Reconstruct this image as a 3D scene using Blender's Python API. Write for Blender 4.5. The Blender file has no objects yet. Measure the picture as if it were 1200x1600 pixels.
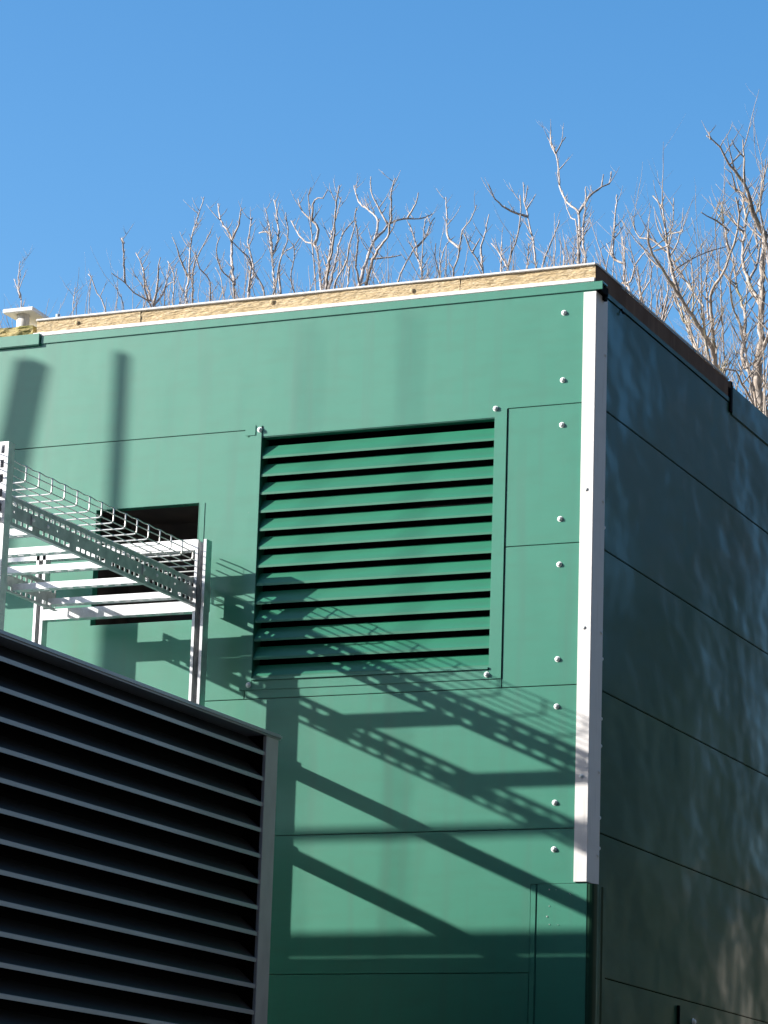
import bpy, bmesh, math, random, json
from mathutils import Vector, Matrix
S = bpy.context.scene
COL = S.collection
# ------------------------------------------------------------------ camera
cd = bpy.data.cameras.new('camera'); cam = bpy.data.objects.new('camera', cd); COL.objects.link(cam)
cam.matrix_world = Matrix(((0.91654541, 0.0643718, 0.39471607, 3.77958541),
                           (0.39867746, -0.22513304, -0.88902835, -10.37192047),
                           (0.03163527, 0.97219925, -0.23200824, -2.41412506),
                           (0, 0, 0, 1)))
cd.sensor_fit = 'HORIZONTAL'; cd.sensor_width = 36; cd.lens = 4872.655/1200*36
cd.clip_start = 0.1; cd.clip_end = 3000
S.camera = cam
# ------------------------------------------------------------------ light
SUN = Vector((1.95, 1.0, -0.88)).normalized()         # direction the sunlight travels
el = math.asin(-SUN.z)
w = bpy.data.worlds.new('World'); S.world = w; w.use_nodes = True
nt = w.node_tree
sky = nt.nodes.new('ShaderNodeTexSky'); sky.sky_type = 'NISHITA'; sky.sun_disc = False
sky.sun_elevation = el; sky.sun_rotation = math.atan2(-SUN.x, -SUN.y)
sky.altitude = 0; sky.air_density = 1.0; sky.dust_density = 1.2; sky.ozone_density = 2.2
hs = nt.nodes.new('ShaderNodeHueSaturation'); hs.inputs['Saturation'].default_value = 1.34; hs.inputs['Value'].default_value = 1.2
nt.links.new(sky.outputs[0], hs.inputs['Color'])
bg = nt.nodes['Background']; nt.links.new(hs.outputs[0], bg.inputs[0]); bg.inputs[1].default_value = 0.11
sd = bpy.data.lights.new('sun', 'SUN'); so = bpy.data.objects.new('sun', sd); COL.objects.link(so)
sd.energy = 5.0; sd.angle = math.radians(0.53); sd.color = (1, 0.955, 0.88)
so.rotation_euler = SUN.to_track_quat('-Z', 'Y').to_euler()
S.view_settings.view_transform = 'Standard'; S.view_settings.look = 'None'
S.view_settings.exposure = 0.88; S.view_settings.gamma = 1
GZ = -4.0
random.seed(11)
# ------------------------------------------------------------------ materials
def mat(name, col, rough=.5, metal=0, coat=0, crough=.1, noise=None, bump=None, spec=.5):
    """noise=(scale xyz, colour2, lo, hi); bump=(scale xyz, strength, distance) or a list of them"""
    m = bpy.data.materials.new(name); m.use_nodes = True
    t = m.node_tree; b = t.nodes['Principled BSDF']
    b.inputs['Base Color'].default_value = (*col, 1); b.inputs['Roughness'].default_value = rough
    b.inputs['Metallic'].default_value = metal; b.inputs['Coat Weight'].default_value = coat
    b.inputs['Coat Roughness'].default_value = crough; b.inputs['Specular IOR Level'].default_value = spec
    tc = t.nodes.new('ShaderNodeTexCoord')
    def nz(sc, detail=6):
        mp = t.nodes.new('ShaderNodeMapping'); mp.inputs['Scale'].default_value = sc
        t.links.new(tc.outputs['Object'], mp.inputs[0])
        n = t.nodes.new('ShaderNodeTexNoise'); n.inputs['Scale'].default_value = 1; n.inputs['Detail'].default_value = detail
        t.links.new(mp.outputs[0], n.inputs['Vector']); return n
    prev = None
    if noise:
        if not isinstance(noise, list): noise = [noise]
        for sc, c2, lo, hi in noise:
            n = nz(sc)
            r = t.nodes.new('ShaderNodeMapRange'); r.inputs[1].default_value = lo; r.inputs[2].default_value = hi
            t.links.new(n.outputs[0], r.inputs[0])
            mx = t.nodes.new('ShaderNodeMix'); mx.data_type = 'RGBA'
            if prev: t.links.new(prev, mx.inputs[6])
            else: mx.inputs[6].default_value = (*col, 1)
            mx.inputs[7].default_value = (*c2, 1)
            t.links.new(r.outputs[0], mx.inputs[0]); prev = mx.outputs[2]
        t.links.new(prev, b.inputs['Base Color'])
    if bump:
        if not isinstance(bump, list): bump = [bump]
        last = None
        for sc, st, di in bump:
            n = nz(sc, 3); bp = t.nodes.new('ShaderNodeBump')
            bp.inputs['Strength'].default_value = st; bp.inputs['Distance'].default_value = di
            t.links.new(n.outputs[0], bp.inputs['Height'])
            if last: t.links.new(last, bp.inputs['Normal'])
            last = bp.outputs[0]
        t.links.new(last, b.inputs['Normal'])
        t.links.new(last, b.inputs['Coat Normal'])
    return m
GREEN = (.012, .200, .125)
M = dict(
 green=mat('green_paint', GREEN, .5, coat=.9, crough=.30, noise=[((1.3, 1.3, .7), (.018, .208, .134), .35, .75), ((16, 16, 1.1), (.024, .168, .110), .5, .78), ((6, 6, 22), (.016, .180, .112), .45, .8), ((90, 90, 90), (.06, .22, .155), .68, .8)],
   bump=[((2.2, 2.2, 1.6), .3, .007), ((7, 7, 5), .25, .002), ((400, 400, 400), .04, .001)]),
 green_shaded=mat('green_paint_shaded_side', (.016, .065, .036), .6, spec=.12, coat=.62, crough=.13, noise=[((1, 1.2, .8), (.026, .085, .048), .4, .75), ((8, 8, 20), (.022, .08, .048), .45, .8)],  # same green paint, with the side wall's shade darkened into its colour
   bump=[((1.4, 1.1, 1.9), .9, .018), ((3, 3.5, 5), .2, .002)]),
 blade=mat('green_blade_paint', (.010, .17, .095), .5, coat=.3, crough=.3, noise=((4, 4, 30), (.016, .14, .08), .4, .8), bump=((3, 30, 30), .2, .001)),
 white=mat('white_trim', (.80, .77, .75), .55, noise=[((3, 3, 12), (.72, .69, .67), .5, .85), ((60, 60, 5), (.66, .63, .60), .58, .8)], bump=((3, 3, 9), .3, .002)),
 whitecap=mat('white_membrane', (.78, .76, .74), .6, noise=((12, 8, 8), (.6, .58, .55), .5, .8), bump=((14, 9, 9), .5, .004)),
 insul_old=mat('mossy_insulation', (.42, .34, .17), .95, noise=[((5, 3, 20), (.25, .24, .09), .4, .65), ((25, 25, 90), (.52, .42, .24), .5, .75), ((60, 60, 160), (.14, .09, .04), .55, .7)], bump=[((20, 20, 80), 1, .008)], spec=.1),
 insul=mat('tan_insulation', (.62, .485, .30), .95, noise=[((3.5, 3, 20), (.54, .41, .24), .4, .7), ((26, 26, 160), (.70, .58, .40), .5, .65), ((60, 60, 300), (.34, .25, .14), .54, .7)],
   bump=[((24, 24, 130), 1, .008), ((90, 90, 320), 1, .003)], spec=.1),
 brown=mat('shade_browned_board', (.19, .130, .098), .9, noise=[((1, 5, 1), (.14, .09, .065), .4, .7), ((9, 22, 3), (.26, .18, .14), .5, .8)], bump=((8, 20, 30), .6, .004), spec=.15),  # side run of the insulation band, its shade put into the brown
 galv=mat('galvanised_steel', (.74, .74, .75), .42, metal=.55, noise=[((30, 30, 30), (.55, .55, .57), .45, .7), ((140, 140, 140), (.85, .85, .85), .55, .75)], bump=((60, 60, 60), .15, .001)),
 galvd=mat('galvanised_rail', (.60, .63, .62), .45, metal=.2, noise=((25, 25, 25), (.40, .43, .43), .4, .7), bump=((50, 50, 50), .15, .001)),
 wire=mat('zinc_wire', (.66, .66, .64), .4, metal=.5),
 anth=mat('grey_louvre_paint', (.16, .17, .19), .38, coat=.2, crough=.2, noise=((3, 3, 10), (.12, .13, .15), .4, .8), bump=[((4, 9, 4), .15, .002), ((150, 150, 150), .1, .001)]),
 anthlip=mat('sky_lit_lip_paint', (.52, .54, .57), .35, coat=.2, crough=.2, noise=((3, 3, 10), (.42, .44, .47), .4, .8)),  # same louvre paint, lightened to paint in sky light on lips and cap
 slat=mat('shade_black_slat_paint', (.020, .023, .028), .5, noise=((4, 2, 12), (.032, .035, .04), .4, .7)),  # same louvre paint, blackened to paint in the shade between slats
 anthpost=mat('grey_post_paint', (.62, .63, .64), .5, noise=((20, 20, 10), (.52, .53, .54), .4, .8), bump=((40, 40, 40), .15, .001)),
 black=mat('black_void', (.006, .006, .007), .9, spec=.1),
 dark=mat('dark_duct', (.035, .024, .024), .8, noise=((5, 5, 5), (.09, .06, .05), .4, .7)),
 bolt=mat('bolt_zinc', (.85, .88, .87), .4, metal=.1),
 bark=mat('pale_bark', (.42, .37, .34), .8, noise=[((14, 14, 9), (.24, .20, .175), .45, .7), ((45, 45, 30), (.60, .54, .52), .5, .75)], bump=((60, 60, 25), .8, .006), spec=.2),
 barkr=mat('mossy_bark', (.37, .32, .28), .85, noise=[((9, 9, 6), (.24, .19, .15), .45, .66), ((30, 30, 18), (.56, .50, .45), .52, .72), ((6, 6, 4), (.22, .21, .09), .58, .75)], bump=((50, 50, 20), .9, .008), spec=.2),
 ground=mat('asphalt', (.06, .06, .058), .9, noise=((2, 2, 2), (.045, .045, .045), .4, .7), bump=((60, 60, 60), .5, .01)),
 twig=mat('brown_twigs', (.16, .13, .10), .85, noise=((.8, .8, .8), (.22, .19, .15), .45, .65)),
 leaf=mat('conifer_foliage', (.05, .10, .03), .7, noise=((.8, .8, .8), (.10, .14, .045), .45, .65)),
 brick=mat('pale_render', (.52, .48, .42), .8, noise=((2, 2, 2), (.33, .28, .22), .4, .7)),
 clad=mat('dark_cladding', (.05, .048, .045), .8, noise=((.5, .5, 3), (.035, .035, .033), .4, .7)),
 slate=mat('dark_roof', (.07, .07, .075), .7, noise=((3, 3, 3), (.05, .05, .055), .4, .7)),
 glass=mat('window_glass', (.03, .035, .04), .08),
)
# ------------------------------------------------------------------ builders
class MB:
    def __init__(s): s.v = []; s.f = []; s.sm = []
    def box(s, a, b):
        x0, x1 = sorted((a[0], b[0])); y0, y1 = sorted((a[1], b[1])); z0, z1 = sorted((a[2], b[2]))
        n = len(s.v)
        s.v += [(x0,y0,z0),(x1,y0,z0),(x1,y1,z0),(x0,y1,z0),(x0,y0,z1),(x1,y0,z1),(x1,y1,z1),(x0,y1,z1)]
        s.f += [tuple(n+i for i in q) for q in ((0,3,2,1),(4,5,6,7),(0,1,5,4),(1,2,6,5),(2,3,7,6),(3,0,4,7))]
        s.sm += [False]*6; return s
    def prism(s, prof, axis, a, b):
        """prof: closed list of 2-D points in the plane across the axis; extruded from a to b"""
        n = len(s.v); k = len(prof)
        for t in (a, b):
            for (p, q) in prof:
                s.v.append({'x': (t, p, q), 'y': (p, t, q), 'z': (p, q, t)}[axis])
        for i in range(k):
            j = (i+1) % k; s.f.append((n+i, n+j, n+k+j, n+k+i)); s.sm.append(False)
        s.f.append(tuple(n+i for i in range(k))[::-1]); s.f.append(tuple(n+k+i for i in range(k))); s.sm += [False]*2
        return s
    def tube(s, pts, rad, sides=6, cap=True):
        pts = [Vector(p) for p in pts]; n0 = len(s.v); up = Vector((0.13, 0.21, 0.97))
        rr = rad if isinstance(rad, (list, tuple)) else [rad]*len(pts)
        N = None
        for i, p in enumerate(pts):
            d = (pts[min(i+1, len(pts)-1)]-pts[max(i-1, 0)])
            if d.length < 1e-9: d = Vector((0, 0, 1))
            d.normalize()
            if N is None:
                N = d.cross(up)
                if N.length < .05: N = d.cross(Vector((1, 0, 0)))
            N = (N-d*N.dot(d)).normalized(); B = d.cross(N)
            for k in range(sides):
                a = 2*math.pi*k/sides; s.v.append(tuple(p+(N*math.cos(a)+B*math.sin(a))*rr[i]))
        for i in range(len(pts)-1):
            for k in range(sides):
                k2 = (k+1) % sides; a = n0+i*sides
                s.f.append((a+k, a+k2, a+sides+k2, a+sides+k)); s.sm.append(True)
        if cap:
            s.f.append(tuple(n0+k for k in range(sides))[::-1]); s.f.append(tuple(n0+(len(pts)-1)*sides+k for k in range(sides))); s.sm += [False]*2
        return s
    def dome(s, c, ax, r, h, n=12):
        """a low domed head on a plane; ax = outward axis"""
        ax = Vector(ax).normalized(); u = ax.orthogonal().normalized(); v = ax.cross(u); c = Vector(c); n0 = len(s.v)
        rings = [(1.25, 0), (1.25, .18), (1.0, .2), (.92, .62), (.6, .9)]
        for (q, t) in rings:
            for k in range(n):
                a = 2*math.pi*k/n; s.v.append(tuple(c+(u*math.cos(a)+v*math.sin(a))*r*q+ax*h*t))
        s.v.append(tuple(c+ax*h))
        for i in range(len(rings)-1):
            for k in range(n):
                k2 = (k+1) % n; a = n0+i*n; s.f.append((a+k, a+k2, a+n+k2, a+n+k)); s.sm.append(i > 1)
        a = n0+(len(rings)-1)*n
        for k in range(n): s.f.append((a+k, a+(k+1) % n, n0+len(rings)*n)); s.sm.append(True)
        return s
    def build(s, name, m, parent=None, bevel=0, loc=None):
        me = bpy.data.meshes.new(name); me.from_pydata(s.v, [], s.f); me.update()
        me.polygons.foreach_set('use_smooth', s.sm)
        bm = bmesh.new(); bm.from_mesh(me); bmesh.ops.recalc_face_normals(bm, faces=bm.faces)
        if bevel: 
            bmesh.ops.bevel(bm, geom=[e for e in bm.edges if len(e.link_faces) == 2 and e.calc_face_angle(0) > .6], offset=bevel, segments=2, affect='EDGES', clamp_overlap=True)
        bm.to_mesh(me); bm.free()
        me.materials.append(M[m]); o = bpy.data.objects.new(name, me); COL.objects.link(o)
        if parent:
            o.parent = parent
            top = parent
            while top.parent: top = top.parent
            off = top.location
            if top.type == 'EMPTY' and parent == top: me.transform(Matrix.Translation(-off))
            elif top.type == 'EMPTY': me.transform(Matrix.Translation(-off))
        return o
def empty(name, loc, label, cat, group=None):
    o = bpy.data.objects.new(name, None); COL.objects.link(o); o.location = loc; o.empty_display_size = .2
    o['label'] = label; o['category'] = cat
    if group: o['group'] = group
    return o
def tag(o, label, cat, group=None):
    o['label'] = label; o['category'] = cat
    if group: o['group'] = group
    return o
def plate(mb, axis, t0, t1, cols, bands):
    """A plate with rectangular holes. axis 'x': lies in y-z with thickness x t0..t1; 'y': in x-z; 'z': in x-y.
    cols=(u0,u1); bands=[(v0,v1,[(h0,h1),...])]: holes per band along u."""
    def bx(u0, u1, v0, v1):
        if u1-u0 < 1e-5: return
        if axis == 'x': mb.box((t0, u0, v0), (t1, u1, v1))
        elif axis == 'y': mb.box((u0, t0, v0), (u1, t1, v1))
        elif axis == 'z': mb.box((u0, v0, t0), (u1, v1, t1))
        elif axis == 'zy': mb.box((v0, u0, t0), (v1, u1, t1))     # u along y, v along x
        elif axis == 'xz': mb.box((t0, v0, u0), (t1, v1, u1))     # u along z, v along y
        elif axis == 'yz': mb.box((v0, t0, u0), (v1, t1, u1))     # u along z, v along x
    for v0, v1, holes in bands:
        u = cols[0]
        for h0, h1 in holes:
            if h0 < cols[0] or h1 > cols[1]: continue
            bx(u, h0, v0, v1); u = h1
        bx(u, cols[1], v0, v1)
# ------------------------------------------------------------------ ground
g = MB(); g.box((-600, -600, GZ-.2), (600, 600, GZ)); o = g.build('ground', 'ground'); o['kind'] = 'structure'
# ------------------------------------------------------------------ the plant building
B = empty('plant_building', (0, 0, GZ), 'green metal panelled plant building with white corner trim and louvred vent', 'building')
SE = [1.112, .654, .128, -.396, -.914, -1.424, -1.95, -2.475, -3.0, -3.52, GZ+.02]
XL, YB = -9.0, 5.6
GAP = .0035
core = MB(); core.box((XL+.05, .30, GZ), (-.05, YB-.05, 1.06)); core.box((XL+.05, .045, GZ), (-2.2, .30, 1.06)); core.box((-1.5, .045, -3.9), (-1.42, .30, 1.06)); core.box((-.30, .045, GZ), (-.05, .30, 1.06))
core.box((-2.2, .045, GZ), (-.30, .30, -.42)); core.box((-2.2, .045, .68), (-.30, .30, 1.06))
core.build('core_wall', 'black', B)
def panel(x0, x1, z0, z1, hole=None, y=0.0, th=.04, name='wall_panel'):
    m = MB(); x0 += .0012; x1 -= .0012; z0 += .0012; z1 -= .0012
    if not hole:
        m.box((x0, y, z0), (x1, y+th, z1)); return m.build(name, 'green', B, bevel=.0013)
    a, b, c, d = hole
    O = [(x0, z0), (x1, z0), (x1, z1), (x0, z1)]; I = [(a, c), (b, c), (b, d), (a, d)]
    n = 0
    for yy in (y, y+th):
        m.v += [(p, yy, q) for p, q in O]+[(p, yy, q) for p, q in I]
    for k in range(4):
        k2 = (k+1) % 4
        m.f += [(k, k2, 4+k2, 4+k), (8+k, 12+k, 12+k2, 8+k2), (k, 8+k, 8+k2, k2), (4+k, 4+k2, 12+k2, 12+k)]
    m.sm += [False]*16
    return m.build(name, 'green', B, bevel=.0012)
LX0, LX1 = -1.376, -.336
def outline(pts, name='wall_panel'):
    m = MB(); m.prism(pts, 'y', 0, .04); return m.build(name, 'green', B, bevel=.0012)
g_ = .0012
outline([(XL, SE[0]), (0, SE[0]), (0, SE[1]+g_), (LX1-g_, SE[1]+g_), (LX1-g_, .6238), (LX0+g_, .6238), (LX0+g_, SE[1]+g_), (XL, SE[1]+g_)])
panel(XL, LX0, SE[3], SE[1], hole=(-2.052, -1.604, -.078, .380))
panel(LX0, LX1, SE[3], .6235, hole=(-1.347, -.387, -.312, .620))
panel(LX1, 0, SE[2], SE[1]); panel(LX1, 0, SE[3], SE[2])
panel(XL, 0, SE[4], SE[3])
outline([(XL, SE[4]-g_), (-g_, SE[4]-g_), (-g_, -1.1108), (-.207, -1.1108), (-.207, SE[5]+g_), (XL, SE[5]+g_)])
panel(-.184, .007, SE[6], -1.1098); panel(XL, -.207, SE[6], SE[5])
for i in range(6, 10): panel(XL, .007, SE[i+1], SE[i])
m = MB(); m.box((-.2068, -.0022, SE[6]), (-.1842, .03, -1.112)); m.build('joint_strip', 'green', B, bevel=.003)
# raised edge return beside the duct opening and dark duct inside it
m = MB(); m.box((-1.6035, -.0018, .378), (-1.578, -.0004, -.075)); m.box((-1.6035, -.0024, .378), (-1.6005, -.0019, -.072))
m.build('opening_flange', 'green', B, bevel=.0012)
m = MB(); m.v += [(-2.052,.04,-.078),(-1.604,.04,-.078),(-1.604,.04,.38),(-2.052,.04,.38),(-2.052,.29,-.078),(-1.604,.29,-.078),(-1.604,.29,.38),(-2.052,.29,.38)]
m.f += [(4,5,6,7),(0,1,5,4),(1,2,6,5),(2,3,7,6),(3,0,4,7)]; m.sm += [False]*5; m.build('duct_recess', 'dark', B)
# side wall (faces +x)
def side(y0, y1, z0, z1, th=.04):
    m = MB(); m.box((0, y0+GAP, z0+GAP/2), (-th, y1-GAP, z1-GAP/2)); o = m.build('side_panel', 'green_shaded', B, bevel=.0022); o['label'] = 'green side wall panel with shade painted into its colour'; return o
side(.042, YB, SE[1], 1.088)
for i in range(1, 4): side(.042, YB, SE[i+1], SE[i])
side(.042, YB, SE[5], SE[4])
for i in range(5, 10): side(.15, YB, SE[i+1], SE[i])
# rounded lower corner profile below the white trim
prof = [(.006, -.0005)]
for k in range(0, 7):
    a = -math.pi/2+k*math.pi/12; prof.append((.008+.030*math.cos(a)-.0, .0305+.030*math.sin(a)))
prof += [(.038, .060), (.018, .075), (.018, .105), (.026, .112), (.026, .146), (.0, .149), (.0, .045), (.006, .045)]
m = MB(); m.prism(prof, 'z', GZ, -1.1115); m.build('corner_profile', 'green_shaded', B, bevel=.001)
# white corner trim
m = MB(); m.prism([(-.044, -.006), (.006, -.006), (.006, .122), (.0005, .122), (.0005, -.0008), (-.044, -.0008)], 'z', -1.106, 1.076)
tr = m.build('corner_trim', 'white', B, bevel=.001)
for z in (.323, -.19, -.73):
    b = MB(); b.dome((-.021, -.006, z), (0, -1, 0), .0065, .004); b.build('bolt', 'bolt', tr)
for z in (.30, -.19, -.70, -1.0, .86):
    b = MB(); b.dome((.006, .104, z), (1, 0, 0), .006, .005); b.build('bolt', 'bolt', tr)
for z in (-.28, -.60, -.86, -.97, -.50, .21):
    b = MB(); b.dome((.0, .135, z), (1, 0, 0), .006, .005); b.build('bolt', 'bolt', B)
for z in (1.005, .746, .575, .22, .05, -.30, -.473, -.821, -.988):
    b = MB(); b.dome((-.122, 0, z), (0, -1, 0), .0085, .009); b.build('bolt', 'bolt', B)
# loose specks of swarf stuck on the lowest sunny panel
random.seed(4)
for k in range(8):
    x = random.uniform(-.165, -.03); z = random.uniform(-1.27, -1.12); r = random.choice((.001, .0014, .002))
    b = MB(); b.dome((x, -.0002, z), (0, -1, 0), r, .003, 7); b.build('dried_splash', 'white', B)
# green drip trim, white battens, insulation edge
m = MB(); m.box((-2.345, -.005, 1.082), (.030, -.001, 1.114)); m.box((-2.345, -.001, 1.106), (.030, .05, 1.114)); m.build('eaves_trim', 'green', B, bevel=.0015)
m = MB(); m.box((-9, -.014, 1.077), (-2.347, -.001, 1.125)); m.box((-9, -.001, 1.117), (-2.347, .05, 1.125)); m.build('eaves_trim', 'green', B, bevel=.003)
m = MB(); m.box((-.0, .004, 1.0762), (.024, .075, 1.1055)); m.box((.0065, .058, 1.060), (.018, .082, 1.0762)); m.build('trim_end_block', 'black', B)
m = MB(); m.box((-2.385, -.006, 1.1145), (-.002, .03, 1.1305)); m.build('lower_batten', 'whitecap', B, bevel=.002)
# insulation edge: a real uneven face
def rough_edge(x0, x1, z0, z1, y, dep, amp, seed, name, label=None, mt='insul'):
    random.seed(seed); m = MB(); nx = int((x1-x0)/.012); nz = 9
    from mathutils import noise as NZ
    for i in range(nx+1):
        for j in range(nz+1):
            x = x0+(x1-x0)*i/nx; z = z0+(z1-z0)*j/nz
            d = amp*(NZ.noise(Vector((x*16, seed, z*55)))+.6*NZ.noise(Vector((x*40, seed+5, z*140)))+.8*NZ.noise(Vector((x*5, seed+9, z*16))))
            m.v.append((x, y+d, z))
    for i in range(nx):
        for j in range(nz):
            a = i*(nz+1)+j; m.f.append((a, a+nz+1, a+nz+2, a+1)); m.sm.append(False)
    n = len(m.v); m.v += [(x0, y+dep, z0), (x1, y+dep, z0), (x1, y+dep, z1), (x0, y+dep, z1)]
    m.f.append((n+3, n+2, n+1, n)); m.sm.append(False)
    L = [j for j in range(nz+1)]; m.f.append(tuple([n]+L+[n+3])); m.sm.append(False)
    R_ = [nx*(nz+1)+j for j in range(nz+1)]; m.f.append(tuple([n+1]+R_+[n+2])[::-1]); m.sm.append(False)
    bt = [i*(nz+1) for i in range(nx+1)]; m.f.append(tuple([n]+bt+[n+1])[::-1]); m.sm.append(False)
    tp = [i*(nz+1)+nz for i in range(nx+1)]; m.f.append(tuple([n+3]+tp+[n+2])); m.sm.append(False)
    o = m.build(name, mt, B)
    if label: o['label'] = label
    return o
ins = rough_edge(-2.372, -1.905, 1.1305, 1.180, .004, .3, .0022, 3, 'insulation_edge')
rough_edge(-1.9025, -1.132, 1.1305, 1.180, .0055, .3, .0024, 5, 'insulation_edge'); rough_edge(-1.1305, -.545, 1.1305, 1.180, .0035, .3, .0020, 6, 'insulation_edge'); rough_edge(-.543, -.003, 1.1305, 1.180, .005, .3, .0026, 7, 'insulation_edge')
ins2 = rough_edge(-6.0, -2.40, 1.126, 1.172, .016, .3, .008, 8, 'insulation_edge', 'rough mossy broken insulation edge', 'insul_old')
for x, z in ((-2.19, 1.158), (-1.33, 1.163), (-.74, 1.152)):
    b = MB(); b.dome((x, .002, z), (0, -1, 0), .008, .004); b.build('fixing_disc', 'insul', ins)
m = MB(); m.box((-2.374, -.004, 1.1805), (-.001, .3, 1.1885)); m.build('roof_edge_strip', 'whitecap', B, bevel=.0015)
m = MB(); m.box((-.001, .004, 1.1805), (.004, 1.63, 1.1875)); m.build('roof_edge_strip', 'whitecap', B)
m = MB(); m.box((-8.8, .31, 1.07), (-.05, YB-.02, 1.176)); m.build('flat_roof', 'whitecap', B)
m = MB(); m.box((-.0, .004, 1.108), (-.0026, 1.63, 1.180)); m.build('side_edge_board', 'brown', B, bevel=.002)
m = MB(); m.box((-.03, .125, 1.0895), (.0035, 1.66, 1.107)); m.build('side_flashing', 'green_shaded', B)
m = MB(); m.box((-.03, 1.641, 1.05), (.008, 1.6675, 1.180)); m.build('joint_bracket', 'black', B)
m = MB(); m.box((-.03, 1.668, 1.040), (.006, YB, 1.166)); m.build('side_fascia', 'green_shaded', B, bevel=.003)
m = MB(); m.tube([(.003, .283, 1.093), (.006, .283, 1.079), (.012, .285, 1.073)], .0035, 6); m.tube([(.012, .27, 1.070), (.012, .295, 1.074)], .003, 5); m.build('cable_clip', 'black', B)
m = MB()
m.box((.0, 1.034, -2.6), (.010, 1.044, -1.452)); m.build('hatch_frame', 'black', B)
m = MB(); m.box((.0, 1.046, -2.6), (.004, 1.27, -1.452)); hh = m.build('hatch_door', 'green_shaded', B, bevel=.002)
b = MB(); b.dome((.004, 1.22, -1.50), (1, 0, 0), .012, .012); b.build('bolt', 'bolt', hh)
# roof vent
RV = MB(); pts = []
RV.tube([(-2.496, .10, 1.10), (-2.496, .10, 1.246)], .026, 24); rv = RV.build('roof_vent', 'whitecap', B)
m = MB(); m.prism([(-2.565, .05), (-2.425, .05), (-2.445, .34), (-2.565, .34)], 'z', 1.2465, 1.2635); m.build('vent_cover', 'whitecap', rv, bevel=.002)
m = MB(); m.box((-2.50, .22, 1.15), (-2.45, .30, 1.2462)); m.build('vent_leg', 'whitecap', rv)
m = MB(); m.tube([(-2.452, .30, 1.2636), (-2.452, .30, 1.305)], .009, 10); m.build('vent_pipe', 'galvd', rv)
# wall louvre
LV = MB()
LV.box((-1.398, -.004, -.362), (-1.3465, -.0004, .668)); LV.box((-.3875, -.004, -.362), (-.338, -.0004, .6545))
LV.box((-1.3462, -.0035, -.362), (-.3878, -.0004, -.3265))
LV.box((-1.3462, -.010, -.3262), (-.3878, .03, -.318))
LV.box((-1.3475, .0, -.318), (-1.3455, .06, .62)); LV.box((-.3885, .0, -.318), (-.3865, .06, .62))
lv = LV.build('ventilation_louvre', 'green', B, bevel=.0012)
m = MB(); m.box((-1.416, -.0065, .630), (-1.372, -.004, .672)); m.build('mounting_ear', 'green', lv, bevel=.001)
for x, z in ((-1.355, .651), (-.384, .657), (-1.358, -.343), (-.394, -.345)):
    b = MB(); b.dome((x, -.004, z), (0, -1, 0), .0085, .010); b.build('bolt', 'bolt', lv)
proto = None
for k in range(13):
    z = .537-.0712*k
    if proto is None:
        m = MB(); t = .0012
        m.prism([(.001, 0), (.001, .009), (.027, .054), (.0285, .053), (.0025, .0085), (.0025, 0)], 'x', -1.345, -.389)
        proto = m.build('blade', 'blade', lv); proto.location = (0, 0, z)
    else:
        c = proto.copy(); COL.objects.link(c); c.parent = lv; c.location = (0, 0, z)
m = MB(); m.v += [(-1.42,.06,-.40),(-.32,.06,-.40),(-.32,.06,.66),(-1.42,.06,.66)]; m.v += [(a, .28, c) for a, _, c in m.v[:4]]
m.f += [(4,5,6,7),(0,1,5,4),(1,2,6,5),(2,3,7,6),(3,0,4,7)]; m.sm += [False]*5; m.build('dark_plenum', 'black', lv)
# ------------------------------------------------------------------ strut frame
F = empty('strut_frame', (-1.85, -.88, -.676), 'galvanised slotted strut frame of posts and crossbeams carrying the cable ladder', 'support frame')
T_ = .0025
def channel(name, x, y, z0, z1, open_dir, slots=True, w=.041):
    m = MB(); h = w/2
    holes = []; zz = z1-.012
    while slots and zz-.028 > z0+.01: holes.append((zz-.028, zz)); zz -= .05
    holes = holes[::-1]
    s = -1 if open_dir == '-y' else 1
    yb = y-s*h                                            # web is opposite the opening
    plate(m, 'yz', yb, yb+s*T_, (z0, z1), [(x-h, x-.007, []), (x-.007, x+.007, holes), (x+.007, x+h, [])])
    m.box((x-h, yb+s*T_, z0), (x-h+T_, yb+s*w, z1)); m.box((x+h-T_, yb+s*T_, z0), (x+h, yb+s*w, z1))
    for q in (-1, 1):
        xa = x+q*(h-T_); m.box((xa, yb+s*(w-T_), z0), (x+q*(h-.0140), yb+s*w, z1))
        m.box((x+q*(h-.0140), yb+s*(w-.009), z0), (x+q*(h-.0140)+q*T_, yb+s*(w), z1))
    return m.build(name, 'galv', F)
def hbeam(name, x0, x1, y, z0, z1, mt='galv'):
    """beam along x, slotted web below, open top"""
    m = MB(); holes = []; xx = x0+.02
    while xx+.028 < x1: holes.append((xx, xx+.028)); xx += .05
    y0, y1 = y-.0205, y+.0205
    plate(m, 'z', z0, z0+T_, (x0, x1), [(y0, y-.007, []), (y-.007, y+.007, holes), (y+.007, y1, [])])
    m.box((x0, y0, z0+T_), (x1, y0+T_, z1)); m.box((x0, y1-T_, z0+T_), (x1, y1, z1))
    m.box((x0, y0+T_, z1-T_), (x1, y0+.0095, z1)); m.box((x0, y1-.0095, z1-T_), (x1, y1-T_, z1))
    return m
channel('post', -1.5, -.147, -3.98, .192, '-y', w=.046)
channel('post', -2.19, -.147, -3.98, .192, '-y')
channel('post', -1.5, -1.62, -.674, .200, '+y')
channel('post', -2.19, -1.62, -.674, .200, '+y')
for (x0, x1, y, z0, z1) in ((-2.75, -1.5215, -.147, .153, .195), (-2.1685, -1.5215, -.147, -.084, -.043), (-2.1685, -1.5215, -1.60, -.105, -.064)):
    hbeam('', x0, x1, y, z0, z1).build('crossbeam', 'galv', F)
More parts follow.
